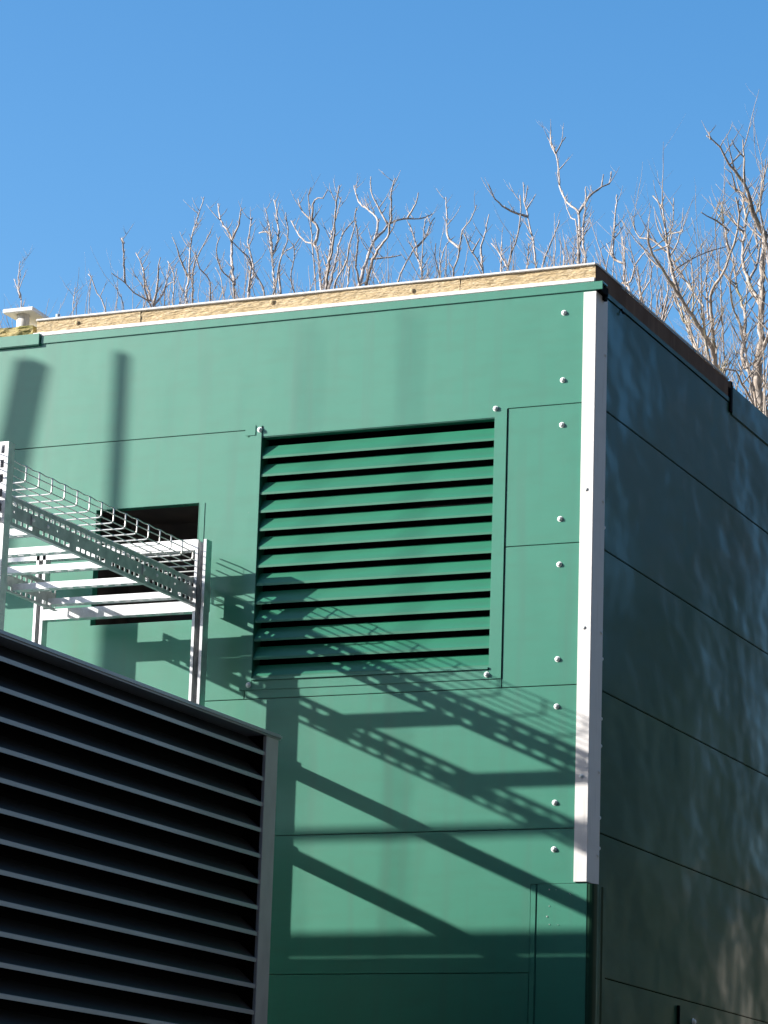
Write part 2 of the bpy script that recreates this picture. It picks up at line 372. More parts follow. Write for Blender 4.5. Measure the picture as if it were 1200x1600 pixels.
def ybeam(x, y0, y1, z):
    m = MB(); h = .0205
    m.box((x-h, y0, z-h), (x+h, y1, z-h+T_)); m.box((x-h, y0, z-h+T_), (x-h+T_, y1, z+h)); m.box((x+h-T_, y0, z-h+T_), (x+h, y1, z+h))
    m.box((x-h+T_, y0, z+h-T_), (x-.011, y1, z+h)); m.box((x+.011, y0, z+h-T_), (x+h-T_, y1, z+h))
    return m.build('side_beam', 'galv', F)
ybeam(-1.5, -1.598, -.170, -.520); ybeam(-1.5, -.74, -.170, -.835); ybeam(-2.19, -1.598, -.170, -.520)
for (x, z) in ((-1.5, -.52), (-1.5, -.835)):
    m = MB(); m.box((x+.0208, -.180, z-.032), (x+.0238, -.150, z+.032)); br = m.build('bracket', 'galv', F, bevel=.001)
for x in (-1.5, -2.19):
    m = MB(); m.box((x-.05, -1.67, -.6755), (x+.05, -1.57, -.6695)); m.build('base_plate', 'galv', F)
# ------------------------------------------------------------------ cable ladder
Lb = empty('cable_ladder', (-1.82, -.9, -.06), 'galvanised cable ladder with slotted side rails running up to the green wall', 'cable ladder')
def rail(x, y0, y1, inward):
    m = MB(); z0, z1 = -.058, .038
    up, lo, mid = [], [], []
    y = y0+.015; k = 0
    while y+.024 < y1:
        up.append((y, y+.024))
        if k % 7 != 6: lo.append((y+.004, y+.028))
        if k % 4 == 1: mid.append((y+.01, y+.017))
        y += .037; k += 1
    plate(m, 'x', x, x-inward*-.002, (y0, y1), [(z0, -.046, []), (-.046, -.032, lo), (-.032, -.012, []), (-.012, -.005, mid), (-.005, .011, []), (.011, .0255, up), (.0255, z1, [])])
    m.box((x+inward*.002, y0, z1-.002), (x+inward*.016, y1, z1)); m.box((x+inward*.002, y0, z0), (x+inward*.016, y1, z0+.002))
    m.tube([(x+inward*.005, y0, z1+.0015), (x+inward*.005, y1, z1+.0015)], .0045, 8)
    return m.build('side_rail', 'galvd', Lb)
rail(-1.5245, -2.9, -.025, -1); rail(-2.105, -2.9, -.19, 1)
for k in range(10):
    y = -.255-.268*k
    if y < -2.85: break
    hbeam('', -2.086, -1.5425, y, -.050, -.026).build('rung', 'galv', Lb)
for y in (-.52, -1.33):
    m = MB(); m.box((-1.5225, y-.06, -.030), (-1.5195, y+.06, .008))
    cp = m.build('coupler_plate', 'galvd', Lb, bevel=.001)
    for q in (-.05, .05):
        b = MB(); b.dome((-1.5195, y+q, -.01), (1, 0, 0), .006, .005, 8); b.build('bolt', 'bolt', cp)
# ------------------------------------------------------------------ basket tray
K = empty('wire_basket_tray', (-1.69, -.8, .12), 'thin wire mesh basket tray lying above the cable ladder', 'wire basket')
BX0, BX1, BZ0, BZ1, BY0, BY1 = -1.84, -1.54, .12, .170, -2.9, -.012
ys = []
y = BY1-.052
while y > BY0: ys.append(y); y -= .0898
for i in range(7):
    x = BX1-.05*i
    if x < BX0-.001: break
    m = MB(); m.tube([(x, BY0, BZ0), (x, BY1, BZ0)], .0022, 6, False); m.build('long_wire', 'wire', K)
for x in (BX0, BX1):
    m = MB(); m.tube([(x, BY0, (BZ0+BZ1)/2+.004), (x, BY1, (BZ0+BZ1)/2+.004)], .0022, 6, False); m.build('long_wire', 'wire', K)
    pts = []
    n = int((BY1-BY0)/.02245)
    for i in range(n+1):
        yy = BY1-.052+.0449-i*.02245
        pts.append((x, yy, BZ1+.003-.0035*(.5-.5*math.cos((yy-ys[0])/.0898*2*math.pi))))
    m = MB(); m.tube(pts, .0022, 6, False); m.build('edge_wire', 'wire', K)
m = MB(); rr = .012; o_ = .0035
pts = [(BX0-o_, 0, BZ1), (BX0-o_, 0, BZ0+rr-.003)]
for k in range(1, 4):
    a = math.pi+k*math.pi/8; pts.append((BX0-o_+rr+rr*math.cos(a), 0, BZ0+rr-.004+rr*math.sin(a)))
pts += [(BX0+rr, 0, BZ0-.004), (BX1-rr, 0, BZ0-.004)]
for k in range(1, 4):
    a = -math.pi/2+k*math.pi/8; pts.append((BX1+o_-rr+rr*math.cos(a), 0, BZ0+rr-.004+rr*math.sin(a)))
pts += [(BX1+o_, 0, BZ0+rr-.003), (BX1+o_, 0, BZ1+.002)]
m.tube(pts, .0029, 8); cw = m.build('cross_wire', 'wire', K); cw.location = (0, ys[0], 0); me = cw.data; me.transform(Matrix.Translation((0, .8, 0))); cw.location = (0, ys[0], 0)
for y in ys[1:]:
    c = cw.copy(); COL.objects.link(c); c.parent = K; c.location = (0, y, 0)
# ------------------------------------------------------------------ louvred plant enclosure in front
E_ = empty('louvred_enclosure', (-1.9, -3.4, GZ), 'dark grey louvred plant enclosure standing before the green wall', 'enclosure')
EX, EY1, EY0, EZ = -.841, -.80, -6.2, -.700
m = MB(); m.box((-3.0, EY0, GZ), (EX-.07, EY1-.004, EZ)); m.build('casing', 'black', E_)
m = MB(); m.box((-3.0, EY1-.0035, GZ), (EX-.004, EY1, EZ-.002)); m.build('end_panel', 'anthpost', E_)
m = MB(); m.box((-3.02, EY0, EZ+.001), (EX+.010, EY1+.018, EZ+.020)); m.build('cap', 'anthlip', E_, bevel=.006)
m = MB(); m.box((EX-.008, EY1-.100, GZ), (EX+.004, EY1-.0038, EZ)); m.build('corner_post', 'anthpost', E_, bevel=.0015)
m = MB(); m.box((EX-.07, EY1-.100, GZ), (EX-.0085, EY1-.0038, EZ)); m.build('inner_jamb', 'black', E_)
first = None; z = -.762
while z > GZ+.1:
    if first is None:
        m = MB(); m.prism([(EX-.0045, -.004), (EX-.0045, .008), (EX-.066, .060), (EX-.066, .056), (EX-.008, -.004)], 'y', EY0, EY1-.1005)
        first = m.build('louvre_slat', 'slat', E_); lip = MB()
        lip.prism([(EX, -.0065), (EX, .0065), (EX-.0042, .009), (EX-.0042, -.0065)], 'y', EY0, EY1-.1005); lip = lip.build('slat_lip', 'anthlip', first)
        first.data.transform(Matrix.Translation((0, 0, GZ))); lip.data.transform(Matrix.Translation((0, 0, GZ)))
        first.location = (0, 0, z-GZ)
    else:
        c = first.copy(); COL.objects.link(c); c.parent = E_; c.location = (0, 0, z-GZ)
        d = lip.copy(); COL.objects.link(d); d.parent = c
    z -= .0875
# ------------------------------------------------------------------ things beyond the left edge whose shadows fall on the wall
G = empty('guard_rail', (-4.8, -1.6, GZ), 'galvanised guard rail with two tall uprights beside the enclosure', 'guard rail')
m = MB(); n_ = [(-6.60, -1.627, GZ), (-6.525, -1.627, GZ), (-6.525, -1.58, GZ), (-6.60, -1.58, GZ), (-5.545, -1.627, 2.42), (-5.47, -1.627, 2.42), (-5.47, -1.58, 2.42), (-5.545, -1.58, 2.42)]
m.v += n_; m.f += [(0,3,2,1),(4,5,6,7),(0,1,5,4),(1,2,6,5),(2,3,7,6),(3,0,4,7)]; m.sm += [False]*6; m.build('raking_brace', 'galv', G)
m = MB(); m.box((-5.112, -1.612, GZ), (-5.078, -1.590, 2.42)); m.build('upright', 'galv', G)
m = MB(); m.box((-4.345, -1.612, GZ), (-4.315, -1.590, .52)); m.build('upright', 'galv', G)
m = MB(); m.tube([(-5.48, -1.6, .493), (-3.0, -1.6, .493)], .019, 12); m.build('rail', 'galv', G)
m = MB(); m.box((-5.48, -1.615, .047), (-3.0, -1.595, .130)); m.build('rail', 'galv', G)
for nm, x, zt, r, lb in (('aerial_mast', -1.15-5.85, 3.67, .0032, 'slender grey aerial mast, the thinner one on the left'), ('aerial_mast', -.735-5.85, 3.67, .0042, 'slender grey aerial mast, the thicker one on the right')):
    e = empty(nm, (x, -3, GZ), lb, 'aerial mast', 'aerial masts in the yard')
    m = MB(); m.tube([(x, -3, GZ), (x, -3, zt)], [r*1.4, r], 10); m.build('pole', 'galv', e)
    m = MB(); m.tube([(x, -3, zt), (x, -3, zt+.02)], [r*1.3, r*1.3], 10); m.build('tip', 'galv', e)
def house(x, y, wx, wy, h, rh, rot, label, wall='brick'):
    e = empty('house', (x, y, GZ), label, 'house'); e.rotation_euler = (0, 0, rot)
    def add(m, n, mt, par=None):
        o = m.build(n, mt); o.parent = par or e; return o
    m = MB(); m.box((-wx/2, -wy/2, 0), (wx/2, wy/2, h)); add(m, 'wall', wall)
    m = MB(); m.prism([(-wx/2-.3, h), (wx/2+.3, h), (0, h+rh)], 'y', -wy/2-.3, wy/2+.3); add(m, 'roof', 'slate')
    for s in (-1, 1):
        for k in (-1, 0, 1):
            for zz in (1.0, 3.6):
                if zz+1.3 > h: continue
                m = MB(); m.box((s*(wx/2+.02), k*wy/3.4-.6, zz), (s*(wx/2-.02), k*wy/3.4+.6, zz+1.3)); add(m, 'window', 'glass')
    return e
house(-47, -20, 12, 40, 8.0, 2.4, 0, 'unseen pale rendered house with dark roof, added across the yard to block low sky')  # unseen house, added and enlarged to block low sky light
house(-24, -46, 44, 12, 12.0, .6, 0, 'unseen long low dark clad block added across the yard to darken reflections', 'clad')  # unseen block, added so the lower wall reflects dark instead of sky
house(8, -31, 31, 14, 32, .8, 0, 'unseen tall dark clad block added behind the camera to cut sky light', 'clad')  # unseen block, added and made tall to cut sky fill on the front
house(25, -6, 12, 52, 28, .8, 0, 'unseen long tall dark clad block added on the right to cut sky light', 'clad')  # unseen block, added and made tall to cut sky fill from the right
house(15.2, 51, 8, 8, 8.4, 1.5, .3, 'pale rendered house with dark roof behind the evergreens')
def conifer(x, y, h, r, seed, label, mt='leaf', dens=1, grp='evergreens to the right of the building', nm='evergreen_tree'):
    random.seed(seed); e = empty(nm, (x, y, GZ), label, 'tree', grp)
    m = MB(); m.tube([(x, y, GZ), (x+.1, y, GZ+h*.5), (x, y, GZ+h*.96)], [.22, .12, .03], 8); m.build('trunk', 'barkr', e)
    m = MB(); n = int(3400*h/9*dens)
    for i in range(n):
        t = random.random()**.8; zz = GZ+.5+(h-.5)*t; R_ = r*(1-t)**.75*(.8+.35*math.sin(7*t+seed))+.12
        a = random.uniform(0, 6.283); q = R_*random.uniform(.45, 1.05)*(1+.25*math.sin(3*a+seed+5*t))
        c = Vector((x+q*math.cos(a), y+q*math.sin(a), zz-.2*q))
        d = Vector((math.cos(a), math.sin(a), random.uniform(-.6, .4))).normalized(); s_ = random.uniform(.12, .3)
        u = d.cross(Vector((0, 0, 1))).normalized()*s_*.5; v = d*s_
        k = len(m.v); m.v += [tuple(c-v), tuple(c+u), tuple(c+v+Vector((0, 0, -.05))), tuple(c-u)]; m.f.append((k, k+1, k+2, k+3)); m.sm.append(False)
    m.build('crown', mt, e)
for i, (x, y, h, r) in enumerate(((4.6, 13.5, 7.6, 1.5), (7.2, 16, 9.2, 1.9), (5.6, 19, 8.2, 1.3), (9.8, 23, 10.4, 2.2), (7.6, 26, 10.0, 1.6), (11.5, 31, 11.0, 2.2), (3.4, 11, 6.4, .9), (10.5, 14, 9.0, 2.2))):
    conifer(x, y, h, r, i+3, ['short broad evergreen nearest the green building', 'tall evergreen second from the green building', 'slim evergreen behind the nearest one', 'tall broad evergreen in the middle of the group', 'slim tall evergreen between the broad ones', 'tallest evergreen at the back of the group', 'smallest narrow evergreen beside the side wall', 'broad evergreen farthest to the right'][i])
for i, (x, y, h, r) in enumerate(((7.4, 24, 15, 2.4), (11.0, 34, 19, 3.0), (13.5, 39, 21, 3.2), (6.2, 21.5, 12.5, 1.8), (9.4, 29, 17, 2.6))):  # unseen trees added to grey the blue sky reflection in the side wall
    conifer(x, y, h, r, i+30, ['added unseen tall brown twiggy tree just behind the evergreens', 'added unseen tall brown twiggy tree far behind the evergreens', 'added unseen tallest brown twiggy tree at the very back', 'added unseen shortest brown twiggy tree among the evergreens', 'added unseen mid height brown twiggy tree between two taller ones'][i], 'twig', .55, 'added unseen brown twiggy trees beyond the evergreens', 'added_twiggy_tree')
TREES = {"a":[[-8.98,11.0,4.24],[[0.0112,0.0056,-9.136,11.207,4.752,-9.518,11.764,5.456,-9.641,11.894,5.622,-9.735,11.986,5.741],[0.0084,0.0042,-9.532,11.764,5.486,-9.605,11.848,5.663,-9.67,11.956,5.888]]],"b":[[-7.84,10.2,3.89],[[0.008,0.004,-8.098,10.304,4.199,-8.532,10.95,5.037,-8.634,11.148,5.299],[0.0113,0.005,-7.589,9.929,4.055,-7.63,9.879,4.641,-7.699,9.867,4.779,-7.757,9.854,4.916,-7.785,9.852,4.939],[0.0076,0.0038,-7.811,10.023,4.099,-7.897,10.096,4.752,-7.909,10.118,4.943,-7.901,10.127,5.025],[0.0072,0.0036,-7.598,10.252,4.143,-7.212,9.419,4.496,-7.189,9.3,4.539,-7.154,9.179,4.585]]],"c":[[-7.55,10.6,4.13],[[0.0126,0.005,-7.64,10.682,4.688,-7.542,10.457,4.841,-7.604,10.289,4.897,-7.628,10.178,4.95,-7.677,10.043,4.992],[0.0086,0.0062,-7.628,10.178,4.95,-7.56,10.024,5.012,-7.459,9.814,5.092,-7.41,9.687,5.14,-7.35,9.625,5.073],[0.0118,0.0052,-7.544,10.457,4.878,-7.687,10.619,5.101,-7.803,10.752,5.288,-7.86,10.808,5.365,-7.932,10.869,5.446],[0.0113,0.005,-7.519,10.457,4.849,-7.432,10.345,4.95,-7.357,10.21,5.075,-7.321,10.157,5.123],[0.0101,0.0051,-7.566,10.457,4.87,-7.558,10.366,4.958,-7.509,10.239,5.083],[0.0104,0.0052,-7.519,10.457,4.834,-7.529,10.626,4.991,-7.602,10.821,5.208,-7.661,10.943,5.349],[0.009,0.0051,-7.632,10.861,4.846,-7.561,10.713,5.063,-7.456,10.662,5.091,-7.406,10.602,5.175]]],"d":[[-7.55,11.2,4.29],[[0.017,0.0057,-7.775,11.527,4.943,-7.941,11.802,5.317,-8.061,12.051,5.659,-8.207,12.356,6.085,-8.265,12.586,6.399,-8.295,12.713,6.574],[0.0109,0.0041,-8.065,12.051,5.619,-8.105,11.959,5.766,-8.114,11.909,5.848,-8.137,11.863,5.921],[0.0127,0.0051,-7.51,11.103,4.905,-7.324,10.729,5.205,-7.207,10.603,5.288,-7.029,10.429,5.39],[0.0113,0.005,-7.286,10.952,4.84,-7.095,10.586,5.033,-7.11,10.43,5.092,-7.068,10.261,5.177],[0.0119,0.0053,-7.669,11.061,4.799,-7.731,11.177,5.275,-7.793,11.214,5.43,-7.825,11.225,5.475],[0.0091,0.0039,-7.077,10.852,4.739,-7.22,11.027,5.179,-7.315,11.088,5.326]]],"e":[[-6.67,10.4,4.0],[[0.0134,0.0049,-6.818,10.543,4.625,-6.709,10.263,4.767,-6.653,10.107,4.843,-6.671,9.94,4.897,-6.619,9.749,4.986,-6.524,9.619,5.037],[0.0143,0.0065,-6.635,10.107,4.816,-6.822,10.407,5.161,-6.937,10.607,5.395,-7.136,10.804,5.613,-7.26,10.986,5.833],[0.01,0.005,-6.919,10.607,5.382,-6.793,10.448,5.435,-6.691,10.279,5.501],[0.0145,0.0066,-6.751,10.575,4.654,-6.855,10.793,4.966,-6.918,10.99,5.246,-7.073,11.187,5.539,-7.147,11.382,5.829],[0.01,0.005,-6.856,10.793,4.992,-6.692,10.488,5.121,-6.697,10.358,5.159,-6.716,10.167,5.206],[0.01,0.005,-6.653,10.601,4.653,-6.575,10.512,4.865,-6.625,10.454,4.999,-6.695,10.39,5.143]]],"f":[[-6.87,11.4,4.34],[[0.0152,0.0069,-6.983,11.579,4.995,-7.199,11.941,5.455,-7.346,12.182,5.77,-7.477,12.393,6.05,-7.632,12.496,6.105],[0.0126,0.0056,-7.346,12.182,5.77,-7.389,12.378,6.007,-7.539,12.626,6.334,-7.625,12.74,6.486],[0.0115,0.0051,-6.921,11.291,4.879,-6.809,11.177,5.131,-6.713,11.073,5.358,-6.578,11.022,5.409,-6.52,10.991,5.463],[0.012,0.0053,-6.907,11.579,4.988,-6.993,11.607,5.443,-6.931,11.625,5.719,-6.97,11.638,5.938],[0.009,0.0051,-6.769,11.593,4.98,-6.706,11.254,5.198,-6.579,11.032,5.332,-6.542,10.922,5.401],[0.0097,0.0041,-7.346,12.182,5.77,-7.475,12.357,6.124,-7.562,12.446,6.307]]],"g":[[-5.92,10.3,4.02],[[0.0169,0.0065,-5.906,10.188,4.489,-6.079,10.486,4.851,-6.252,10.784,5.221,-6.35,10.898,5.363,-6.454,10.974,5.419,-6.585,11.087,5.544,-6.709,11.215,5.701],[0.0141,0.0051,-6.349,10.898,5.352,-6.317,10.914,5.482,-6.382,10.926,5.572,-6.482,10.94,5.668,-6.527,10.953,5.785],[0.0102,0.0051,-6.382,10.926,5.567,-6.33,10.836,5.714,-6.241,10.802,5.704,-6.18,10.762,5.753],[0.0086,0.0049,-6.054,10.172,5.412,-6.027,10.095,5.472,-5.98,10.038,5.509],[0.0139,0.0058,-5.89,10.188,4.488,-5.688,9.774,4.698,-5.479,9.415,4.863,-5.366,9.178,4.971,-5.231,8.939,5.073],[0.0124,0.0062,-5.824,10.054,4.645,-5.82,10.165,4.881,-5.835,10.273,5.122,-5.82,10.325,5.23,-5.769,10.385,5.332],[0.0118,0.0052,-6.057,10.486,4.849,-6.179,10.84,5.231,-6.291,11.121,5.545,-6.352,11.337,5.784,-6.402,11.494,5.962],[0.0106,0.0047,-5.868,10.188,4.486,-5.675,9.897,4.684,-5.531,9.747,4.764,-5.414,9.567,4.88,-5.304,9.419,4.969]]],"h":[[-5.92,11.0,4.21],[[0.0145,0.006,-5.914,10.945,4.711,-5.8,10.601,4.884,-5.738,10.38,4.991,-5.61,10.13,5.105,-5.56,9.94,5.191,-5.503,9.845,5.23],[0.0158,0.0066,-5.81,10.601,4.86,-5.876,10.905,5.221,-5.897,11.062,5.405,-5.954,11.239,5.628,-6.075,11.351,5.759,-6.243,11.488,5.904,-6.357,11.639,6.104],[0.0142,0.0059,-5.746,10.601,4.879,-5.546,10.295,4.996,-5.339,10.059,5.053,-5.242,9.892,5.116,-5.163,9.728,5.179,-5.114,9.597,5.23,-5.023,9.454,5.277],[0.0097,0.0048,-5.263,9.892,5.093,-5.339,9.889,5.226,-5.406,9.887,5.359,-5.415,9.885,5.482],[0.0116,0.0052,-5.897,11.062,5.405,-5.861,11.163,5.513,-5.845,11.223,5.585,-5.773,11.334,5.656,-5.685,11.453,5.685,-5.618,11.553,5.749],[0.0089,0.0051,-5.734,11.334,5.663,-5.608,11.202,5.724,-5.55,11.112,5.779],[0.0105,0.0079,-6.169,11.162,4.798,-6.39,11.667,5.402,-6.463,11.723,5.449],[0.0088,0.005,-5.864,10.905,5.193,-5.71,10.966,5.213,-5.627,10.999,5.236]]],"i":[[-5.27,10.5,4.07],[[0.0142,0.0065,-5.233,10.467,4.534,-5.407,10.909,5.007,-5.556,11.14,5.262,-5.632,11.28,5.42,-5.789,11.501,5.669],[0.0103,0.0052,-5.63,11.28,5.383,-5.598,11.392,5.506,-5.603,11.487,5.634,-5.595,11.556,5.72],[0.0124,0.0075,-5.553,10.833,4.671,-5.563,10.797,4.947,-5.46,10.769,5.136,-5.403,10.757,5.205],[0.01,0.005,-5.482,10.492,4.539,-5.68,10.693,4.927,-5.77,10.765,5.062,-5.798,10.829,5.189],[0.0097,0.0048,-5.058,10.485,4.599,-5.024,10.339,4.805,-5.022,10.249,4.929,-4.995,10.19,5.009],[0.0073,0.0049,-5.194,10.433,5.286,-5.131,10.386,5.239]]],"j":[[-5.18,11.3,4.33],[[0.0135,0.0049,-5.163,11.012,4.765,-5.125,10.853,4.973,-5.028,10.736,5.108,-4.965,10.624,5.246,-4.872,10.561,5.293,-4.787,10.475,5.385],[0.0114,0.0051,-5.029,10.736,5.144,-5.17,10.837,5.284,-5.236,10.956,5.486,-5.3,11.082,5.704],[0.0115,0.0064,-5.156,11.557,4.979,-5.13,11.464,5.203,-5.209,11.392,5.359,-5.246,11.339,5.479],[0.0117,0.0052,-5.13,11.464,5.203,-5.198,11.592,5.421,-5.21,11.695,5.589,-5.231,11.818,5.793],[0.0089,0.0051,-5.192,11.392,5.33,-5.17,11.492,5.482],[0.0104,0.0052,-5.461,11.436,4.919,-5.54,11.551,5.228,-5.542,11.645,5.472,-5.506,11.686,5.563]]],"k":[[-3.99,9.6,3.76],[[0.0154,0.0047,-3.952,9.705,4.264,-4.021,9.775,4.592,-4.077,9.83,4.849,-4.129,9.865,5.013,-4.168,9.893,5.15,-4.2,9.927,5.314],[0.0104,0.0046,-4.139,9.865,5.024,-4.179,9.735,5.016,-4.219,9.582,5.019,-4.234,9.427,5.052,-4.22,9.301,5.091],[0.0071,0.0035,-4.145,9.865,5.074,-4.075,9.884,5.197],[0.0071,0.0035,-4.168,9.893,5.15,-4.111,9.804,5.238],[0.0129,0.0058,-4.206,9.72,4.292,-4.211,9.689,4.574,-4.131,9.662,4.801,-4.097,9.641,4.986,-4.105,9.628,5.105],[0.0083,0.0035,-4.211,9.689,4.584,-4.342,9.822,4.766,-4.429,9.894,4.857],[0.0095,0.006,-4.255,9.703,4.34,-4.35,9.912,4.657,-4.42,10.087,4.927],[0.0081,0.0058,-3.98,9.494,4.251,-4.026,9.598,4.537,-4.045,9.675,4.748],[0.0107,0.0059,-3.968,9.705,4.313,-4.015,9.889,4.641,-3.996,10.049,4.91,-3.988,10.141,5.068]]],"l":[[-3.37,9.0,3.59],[[0.018,0.0048,-3.296,8.766,3.924,-3.443,9.097,4.362,-3.512,9.285,4.616,-3.592,9.465,4.864,-3.725,9.581,4.999,-3.824,9.708,5.174,-3.92,9.898,5.446,-3.981,9.974,5.554,-4.068,10.077,5.701],[0.0084,0.0048,-3.965,9.974,5.528,-4.063,10.117,5.699,-4.094,10.209,5.811],[0.0071,0.0048,-3.965,9.974,5.528,-3.914,9.967,5.609,-3.883,9.964,5.644],[0.0116,0.0058,-3.591,9.465,4.854,-3.542,9.548,5.002,-3.471,9.617,5.094,-3.425,9.651,5.125,-3.431,9.703,5.235],[0.007,0.0046,-3.471,9.617,5.094,-3.484,9.675,5.208],[0.0137,0.0057,-3.264,8.766,3.921,-3.357,8.992,4.32,-3.423,9.121,4.555,-3.468,9.283,4.848,-3.503,9.374,5.016],[0.009,0.0045,-3.336,8.77,4.503,-3.411,8.841,4.603,-3.5,8.947,4.765],[0.009,0.0056,-3.476,9.057,4.119,-3.513,9.168,4.381,-3.492,9.211,4.473],[0.009,0.0045,-3.504,8.945,4.042,-3.529,9.045,4.345,-3.561,9.087,4.474]]],"m":[[-2.76,8.6,3.29],[[0.0133,0.0066,-2.719,8.403,3.408,-2.908,8.669,3.948,-2.976,8.727,4.063,-2.996,8.805,4.226,-3.059,8.91,4.449],[0.009,0.0056,-2.996,8.805,4.217,-3.087,8.839,4.269,-3.115,8.885,4.401,-3.142,9.025,4.803],[0.0085,0.0043,-2.989,8.727,4.055,-2.9,8.643,4.03,-2.786,8.44,4.091,-2.652,8.271,4.114],[0.0066,0.0044,-3.078,8.839,4.268,-3.109,8.834,4.315,-3.145,8.827,4.386],[0.0091,0.004,-2.654,8.408,3.404,-2.559,7.863,3.608,-2.414,7.626,3.673,-2.359,7.499,3.714,-2.327,7.306,3.777],[0.0072,0.0041,-2.537,7.863,3.584,-2.506,7.707,3.664,-2.462,7.527,3.754],[0.0074,0.0042,-2.61,8.408,3.4,-2.562,8.204,3.688,-2.521,8.131,3.785]]],"n":[[-1.74,7.2,2.42],[[0.0255,0.0091,-1.802,7.279,2.687,-1.755,7.001,2.803,-1.71,6.729,2.911,-1.722,6.431,3.004,-1.733,6.164,3.083,-1.742,5.896,3.157,-1.748,5.695,3.21,-1.709,5.534,3.262],[0.0213,0.0078,-1.846,7.232,3.004,-1.829,7.096,3.209,-1.794,6.995,3.359,-1.703,6.923,3.438,-1.654,6.868,3.509,-1.58,6.785,3.617,-1.536,6.706,3.729,-1.541,6.643,3.818],[0.0135,0.0058,-1.725,6.164,3.063,-1.79,6.211,3.24,-1.841,6.265,3.447,-1.891,6.322,3.67,-1.962,6.352,3.775],[0.0094,0.0052,-2.243,7.521,3.794,-2.307,7.767,4.114,-2.358,7.928,4.329],[0.0057,0.0038,-1.899,6.322,3.694,-1.869,6.302,3.752],[0.0093,0.0041,-2.239,7.419,3.795,-2.353,7.476,3.901,-2.443,7.512,3.931,-2.502,7.556,4.037,-2.526,7.585,4.109],[0.0064,0.0046,-1.725,5.695,3.2,-1.622,5.649,3.213,-1.592,5.616,3.265,-1.522,5.587,3.259,-1.512,5.578,3.271],[0.0058,0.0097,-2.239,7.419,3.795,-2.096,7.247,3.609,-1.949,7.058,3.405,-1.81,6.885,3.226],[0.0101,0.006,-1.954,7.267,3.229,-2.065,7.29,3.266,-2.14,7.324,3.429,-2.167,7.338,3.498],[0.0058,0.0039,-1.793,6.211,3.24,-1.75,6.447,3.388,-1.699,6.656,3.5,-1.653,6.815,3.57],[0.0172,0.0086,-1.83,7.279,2.69,-2.093,7.767,3.133,-2.229,7.986,3.334,-2.388,8.266,3.602,-2.546,8.534,3.864],[0.0079,0.004,-1.835,7.276,3.51,-1.83,7.192,3.649,-1.8,7.067,3.854,-1.755,7.013,3.935],[0.0101,0.006,-1.646,6.868,3.549,-1.777,7.149,3.858,-1.838,7.315,4.044],[0.0068,0.0048,-1.649,6.851,3.686,-1.681,6.722,3.709,-1.713,6.631,3.711,-1.73,6.572,3.718],[0.0077,0.0038,-1.734,6.431,3.005,-1.75,6.486,3.261,-1.785,6.528,3.457],[0.0077,0.0039,-1.937,7.281,3.19,-1.813,6.827,3.411,-1.729,6.576,3.526],[0.008,0.004,-1.849,7.096,3.21,-1.899,7.205,3.494,-1.914,7.287,3.708]]],"o":[[-1.34,6.6,2.16],[[0.0352,0.0234,-1.443,6.939,2.49,-1.481,6.932,2.729,-1.468,6.925,2.965,-1.459,6.918,3.203,-1.45,6.911,3.441,-1.433,6.905,3.661],[0.0212,0.0058,-1.433,6.905,3.656,-1.473,6.826,3.721,-1.481,6.747,3.797,-1.485,6.639,3.903,-1.544,6.533,3.983,-1.574,6.438,4.067,-1.632,6.356,4.117],[0.0117,0.0058,-1.485,6.639,3.903,-1.486,6.628,4.041,-1.491,6.618,4.168],[0.0058,0.0039,-1.486,6.628,4.061,-1.506,6.511,4.092,-1.507,6.452,4.112],[0.0058,0.0039,-1.608,6.356,4.09,-1.627,6.377,4.148],[0.0097,0.0058,-1.477,6.747,3.789,-1.524,6.728,3.868,-1.591,6.712,3.915],[0.0068,0.0039,-1.564,6.728,3.881,-1.565,6.639,3.973,-1.597,6.6,3.995],[0.0185,0.0082,-1.477,6.932,2.728,-1.64,7.12,2.955,-1.694,7.358,3.273,-1.834,7.601,3.609,-1.901,7.76,3.834],[0.0165,0.0083,-1.459,6.918,3.203,-1.603,7.123,3.44,-1.703,7.311,3.673,-1.761,7.564,3.991,-1.856,7.772,4.262],[0.014,0.0052,-1.46,6.925,2.924,-1.295,6.569,3.005,-1.11,5.887,3.168,-1.009,5.403,3.266,-0.864,4.992,3.334],[0.015,0.0075,-1.406,6.623,2.483,-1.441,6.481,2.603,-1.458,6.41,2.663,-1.516,6.345,2.669],[0.0104,0.0063,-1.603,7.123,3.44,-1.622,7.383,3.687,-1.737,7.689,4.007,-1.79,8.0,4.33],[0.0114,0.0057,-1.541,6.797,3.015,-1.554,6.645,3.131,-1.529,6.502,3.244,-1.456,6.389,3.32],[0.0096,0.0058,-1.468,6.925,2.885,-1.532,6.836,2.806,-1.575,6.784,2.776],[0.007,0.0035,-1.024,5.403,3.267,-0.95,5.253,3.321,-0.863,5.01,3.413]]]}
